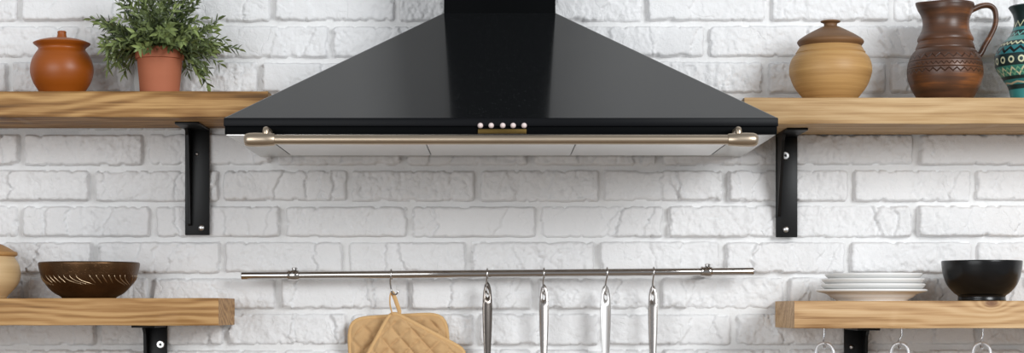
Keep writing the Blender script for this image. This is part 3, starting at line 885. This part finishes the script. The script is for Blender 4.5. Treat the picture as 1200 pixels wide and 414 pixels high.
# --- bronze bowl with carved swirls
BD = 0.125
bx_ = 104.5
yb = PY - LL_TOP * sPD
def bronze():
    m = NT('dark_bronze_lustre'); c = m.coord(); x, y, z = m.sep(c)
    n = m.noise(c, 40, 4, 0.6)
    vo = m.t.nodes.new('ShaderNodeTexVoronoi'); m.put(vo.inputs['Vector'], c); vo.inputs['Scale'].default_value = 260
    pits = m.ramp(vo.outputs['Distance'], [(0.0, 0.0), (0.35, 1.0)])
    m.set(col=m.mix(n, srgb(58, 40, 26), srgb(112, 82, 54)), rough=0.34, metal=0.85)
    m.bump(pits, 0.35, 0.0012)
    return m.m
M_BRZ = bronze()
bowl = thing('carved_bowl', W(bx_, yb, BD), 'dark bronze bowl with carved swirls on the lower left shelf', 'bowl')
c0 = Vector((bowl.location.x, bowl.location.y, 0))
outer = [(0, yb), (30, yb), (31.5, yb - 0.8), (33, 347.8), (41, 343.2), (49, 335), (54.5, 326), (57.3, 317), (58.6, 310.5), (58.4, 308.4)]
mesh('body', *lathe(pot_profile(outer[:2], BD, 0, 0) + pot_profile(outer[2:], BD) + pot_profile([(57.3, 307.6), (56, 308.6), (54.6, 315), (51, 327), (44, 338), (30, 345), (0, 347)], BD, 0, 4), c0, 80), M_BRZ, bowl, True, sharp=50)
M_GLINT = simple('pale_glint_edge', srgb(190, 166, 136), 0.3, 1.0, 0.15, 200)  # pale metal colour stands in for light glinting on the carved cuts
def bowl_r(y):
    pts = outer[2:]
    for (r0, y0), (r1, y1) in zip(pts, pts[1:]):
        if y1 <= y <= y0: return r0 + (r1 - r0) * (y0 - y) / (y0 - y1)
    return 58
VV, FF = [], []
ncar = 46
for k in range(ncar):
    a0 = 2 * math.pi * k / ncar
    grp = k % 8
    path = []
    ln = 0.42 if grp in (0, 1, 2) else 0.16
    if grp == 3: continue
    for q in np.linspace(0, 1, 7):
        y_ = 323.0 + (11.5 if grp < 3 else 10) * q ** 0.75
        a_ = a0 + ln * (q ** 1.8 if grp < 3 else q)
        R = (bowl_r(y_) + 0.0) / sPD
        path.append((c0.x + R * math.cos(a_), c0.y + R * math.sin(a_), (PY - y_) / sPD))
    t_ = tube(path, [0.0003 + 0.0011 * math.sin(math.pi * min(1, 0.08 + q * 0.92)) for q in np.linspace(0, 1, 7)], 6)
    VV, FF = merge((VV, FF), t_)
tag(mesh('carved_pattern', VV, FF, M_GLINT, bowl, True), 'carved swirl lines round the bowl, glints painted in pale metal', None, None, 'stuff')

# --- white plates
M_PLATE = simple('white_glazed_porcelain', srgb(236, 235, 233), 0.16, 0.0, 0.01, 20, spec=0.5)
PLD = 0.13; sQ = sc_at(PLD)
yb = PY - LR_TOP * sQ
labs = ['white plate at the bottom of the stack, widest one', 'white plate second from the bottom of the stack', 'white plate third from the bottom of the stack', 'white plate on top of the stack']
for k, (xc, rad, yr) in enumerate(((1021.5, 64.3, 341.2), (1023, 60.5, 334.8), (1023.0, 59.5, 328.6), (1023.6, 56.5, 322.6))):
    bse = yb - 5.9 * k
    foot = rad * 0.64
    pr = [(0, bse - 1.6), (foot - 3, bse - 1.6), (foot - 2.5, bse), (foot, bse), (foot + 0.8, bse - 1.8)]
    up = [(foot + 6, bse - 4.2), (rad - 12, (bse + yr) / 2 - 2.2), (rad - 1.5, yr + 1.0), (rad, yr - 0.6)] if k == 0 else [(foot + 5, bse - 3.0), (rad - 11, yr + 5.6), (rad - 4.5, yr + 4.0), (rad - 0.8, yr + 0.9), (rad, yr - 0.8)]
    inn = [(rad - 0.8, yr - 1.9), (rad - 3, yr - 1.5), (rad - 13, (bse + yr) / 2 - 4.4), (foot + 4, bse - 4.6), (foot - 4, bse - 4.2), (0, bse - 3.8)]
    pl = mesh('plate', *lathe(pot_profile(pr, PLD, 0, 0) + pot_profile(up, PLD, 0, 4) + pot_profile(inn, PLD, 0, 4), (W(xc, bse, PLD).x, -PLD, 0), 72), M_PLATE, loc=W(xc, bse, PLD), smooth=True, sharp=50)
    tag(pl, labs[k], 'plate', 'stacked white plates')

# --- black bowl
M_BB = simple('black_glazed_bowl', srgb(10, 10, 11), 0.26, 0.0, 0.1, 60, spec=0.4)
bb = W(1150.5, yb, PLD)
bb_prof = pot_profile([(0, yb - 1.5), (24.5, yb - 1.5), (25, yb), (27.3, yb)], PLD, 0, 0) + pot_profile([(27.6, yb - 1), (27.4, 347.0), (32, 343.5), (39.5, 335), (44, 324), (46, 313), (46.6, 306.6)], PLD, 0, 6) + pot_profile([(45.8, 305.8), (45, 307), (43.5, 318), (38, 332), (28, 341), (0, 344)], PLD, 0, 4)
o = mesh('bowl', *lathe(bb_prof, (bb.x, bb.y, 0), 80), M_BB, loc=bb, smooth=True, sharp=50)
tag(o, 'black glazed footed bowl beside the white plates', 'bowl')

# ------------------------------------------------------------------ hooks and looped utensils under the lower right shelf
M_WIRE = simple('bright_zinc_wire', srgb(216, 216, 218), 0.25, 1.0, 0.03, 60)
M_LOOP = simple('pale_steel_loop', srgb(222, 222, 224), 0.34, 0.45, 0.03, 60)
UD = 0.13; sU = sc_at(UD)
lab_h = ['screw hook under the shelf left of its bracket', 'screw hook under the shelf just right of its bracket', 'screw hook under the shelf below the black bowl']
lab_l = ['looped utensil hanging left of the lower right bracket', 'looped utensil hanging just right of the lower right bracket', 'looped utensil hanging below the black bowl']
for k, (x, lean) in enumerate(((966, -1.0), (1057, -4.0), (1152, -3.0))):
    top = Vector((W(x, 0, UD).x, -UD, LR_BOT))
    pts = [(x, 383, 0), (x, 388, 0), (x - 0.2, 393, 0), (x + lean * 0.6, 398, 0.001), (x + lean, 402, 0.004), (x + lean + 0.5, 406.5, 0.002), (x + lean + 1.2, 408.5, -0.004), (x + lean + 1, 407, -0.010), (x + lean + 0.5, 402.5, -0.012)]
    path = [tuple(W(a_, b_, UD) + Vector((0, dy, 0))) for a_, b_, dy in pts]
    path[0] = (path[0][0], path[0][1], LR_BOT + 0.004)
    hk = mesh('screw_hook', *tube([tuple(p) for p in catmull(path, 5)], 0.0019, 10), M_WIRE, loc=top, smooth=True, sharp=60)
    tag(hk, lab_h[k], 'hook', 'screw hooks under the lower right shelf')
    cxl = x + lean + 1.5
    root = thing('looped_utensil', W(cxl, 403, UD + 0.004), lab_l[k], 'utensil', 'looped utensils under the lower right shelf')
    lp = [(cxl - 3, 462), (cxl - 6, 440), (cxl - 9.3, 420), (cxl - 9.2, 411), (cxl - 6.2, 405), (cxl, 402.6), (cxl + 6.2, 405), (cxl + 9.2, 411), (cxl + 9.3, 420), (cxl + 6, 440), (cxl + 3, 462)]
    yaw = (-0.5, -0.35, -0.3)[k]
    pp = []
    for a_, b_ in lp:
        w_ = W(a_, b_, UD + 0.004); ox = w_.x - root.location.x
        pp.append((root.location.x + ox, w_.y + ox * yaw, w_.z))
    mesh('handle_loop', *tube([tuple(p) for p in catmull(pp, 6)], 0.0034, 10), M_LOOP, root, True)
    zb = (PY - 458) / sU; X = root.location.x; Yc = root.location.y
    mesh('shaft', *lathe([(0, zb - 0.13), (0.004, zb - 0.13), (0.006, zb - 0.06), (0.007, zb), (0.005, zb + 0.006), (0, zb + 0.007)], (X, Yc, 0), 16), M_LOOP, root, True, sharp=50)

# ------------------------------------------------------------------ plant in terracotta pot
yb = base_y(UL_TOP)
px_ = 187.2
plant = thing('potted_plant', W(px_, yb, PD), 'bushy green leafy plant in a terracotta pot on the shelf left of the hood', 'plant')
c0 = Vector((plant.location.x, plant.location.y, 0))
mt = clay('terracotta', srgb(162, 94, 66), srgb(184, 112, 82), 0.7, 14, 0.3, 0.08)
pot = mesh('flower_pot', *lathe(P([(0, yb), (22, yb)], 0) + P([(22.4, yb - 0.4), (26.2, 72)], 0) + P([(26.2, 70.2), (28.2, 69.6), (29.2, 57.8), (28.6, 57), (26.8, 57), (25.5, 70), (20.5, yb - 3)], 0) , c0, 64), mt.m, plant, True, sharp=30)
ms = simple('dark_potting_soil', srgb(52, 38, 28), 0.95, 0, 0.2, 150, 0.6)
zs = (PY - 61.5) / sPD
mesh('soil', *lathe([(0.0405, zs - 0.004), (0.036, zs), (0.02, zs + 0.004), (0, zs + 0.006)], c0, 40), ms, pot, True)

def leaf_mat(name, a, b):
    m = NT(name); g = m.t.nodes.new('ShaderNodeAttribute'); g.attribute_name = 'tint'
    n = m.noise(m.coord(), 60, 2)
    f = m.math('ADD', m.math('MULTIPLY', g.outputs['Fac'], 0.8), m.math('MULTIPLY', n, 0.2))
    col = m.ramp(f, [(0.05, a), (0.5, tuple((x + y) / 2 for x, y in zip(a, b))), (0.95, b)])
    m.set(col=col, rough=0.38, spec=0.5)
    return m.m
M_LEAF = leaf_mat('plant_leaf', srgb(24, 40, 26), srgb(156, 172, 104))
M_STEM = simple('green_stem', srgb(70, 84, 44), 0.6)
R2 = random.Random(5)
zr = (PY - 60) / sPD
ZPOT, XPOT = (PY - 33) / sPD, (131 - PX) / sPD
def sprig(d0, length, droop, k):
    """one stem with its pairs of leaves"""
    start = Vector((c0.x, c0.y, zr - 0.004)) + Vector((d0.x, d0.y, 0)) * R2.uniform(0.005, 0.034)
    pts = [start]; d = d0.copy(); n = 9
    for i in range(n):
        p = pts[-1] + d * (length / n)
        lim = -0.020
        if p.y > lim: p.y = lim - R2.uniform(0, 0.004); d.y = min(d.y, 0.0)
        if p.z < ZPOT and p.x < XPOT: p.x = XPOT + R2.uniform(0, 0.004); d.x = max(d.x, 0.0)     # the clay pot stands there
        if p.z < UL_TOP + 0.024: p.z = UL_TOP + 0.024
        pts.append(p)
        d = (d + Vector((R2.uniform(-0.09, 0.09), R2.uniform(-0.09, 0.09), -droop / n + R2.uniform(-0.05, 0.05)))).normalized()
    V, F = tube(pts, [0.0012 * (1 - 0.6 * i / n) for i in range(n + 1)], 5)
    V = list(V); F = list(F); MI = [1] * len(F); T = [0.4] * len(V)
    tint0 = R2.uniform(0.1, 0.62)
    nl = int(length / 0.0050)
    for j in range(nl):
        t = 0.20 + 0.80 * (j + 0.5) / nl
        fi = t * n; i = min(n - 1, int(fi)); fr = fi - i
        p = pts[i].lerp(pts[i + 1], fr); ax = (pts[i + 1] - pts[i]).normalized()
        az = j * 2.4 + R2.uniform(-0.5, 0.5)
        s1 = ax.orthogonal().normalized(); s2 = ax.cross(s1)
        side = s1 * math.cos(az) + s2 * math.sin(az)
        op = R2.uniform(0.55, 1.05) if j < nl - 1 else 0.1
        dr = (ax * math.cos(op) + side * math.sin(op)).normalized()
        L = R2.uniform(0.017, 0.027) * (1.0 - 0.2 * t); wd = L * R2.uniform(0.13, 0.18)
        nrm = (ax - dr * ax.dot(dr)).normalized() if abs(ax.dot(dr)) < 0.99 else s1
        wv = dr.cross(nrm).normalized()
        tip = p + dr * L - Vector((0, 0, 0.0015))
        if max(tip.y, p.y) > -0.017: 
            sh = max(tip.y, p.y) + 0.017; p = p - Vector((0, sh, 0)); tip = tip - Vector((0, sh, 0))
        if tip.z < ZPOT - 0.006 and tip.x < XPOT - 0.016:
            sh = XPOT - 0.016 - tip.x; p = p + Vector((sh, 0, 0)); tip = tip + Vector((sh, 0, 0))
        m1 = p + dr * L * 0.32; m2 = p + dr * L * 0.68
        b = len(V)
        V += [tuple(p), tuple(m1 + wv * wd + nrm * wd * 0.35), tuple(m1 - nrm * wd * 0.1), tuple(m1 - wv * wd + nrm * wd * 0.35),
              tuple(m2 + wv * wd * 0.8 + nrm * wd * 0.3), tuple(m2 - nrm * wd * 0.1), tuple(m2 - wv * wd * 0.8 + nrm * wd * 0.3), tuple(tip)]
        fs = [(b, b + 2, b + 1), (b, b + 3, b + 2), (b + 1, b + 2, b + 5, b + 4), (b + 2, b + 3, b + 6, b + 5), (b + 4, b + 5, b + 7), (b + 5, b + 6, b + 7)]
        F += fs; MI += [0] * 6
        tn = max(0, min(1, tint0 + R2.uniform(-0.22, 0.30) + (0.12 if t > 0.8 else 0)))
        T += [tn] * 8
    o = mesh('sprig', V, F, [M_LEAF, M_STEM], plant, True, mi=MI)
    at = o.data.attributes.new('tint', 'FLOAT', 'POINT'); at.data.foreach_set('value', T)
    return o
k = 0
for ring, (n_s, el0, el1, l0, l1, dr0, dr1) in enumerate(((28, 0.95, 1.4, 0.11, 0.155, 0.2, 0.6), (34, 0.5, 0.95, 0.105, 0.145, 0.4, 1.0), (34, 0.15, 0.55, 0.085, 0.120, 0.3, 1.0), (22, 0.3, 1.0, 0.05, 0.085, 0.2, 0.7), (9, 0.0, 0.3, 0.085, 0.11, 1.2, 2.0))):
    for q in range(n_s):
        az = 2 * math.pi * (q + R2.uniform(-0.35, 0.35)) / n_s + ring
        if ring == 4: az = (0 if q % 3 else math.pi) + R2.uniform(-0.55, 0.55)      # trailing sprays to both sides
        el = R2.uniform(el0, el1)
        d = Vector((math.cos(az) * math.cos(el), math.sin(az) * math.cos(el), math.sin(el)))
        sprig(d, R2.uniform(l0, l1), R2.uniform(dr0, dr1), k); k += 1
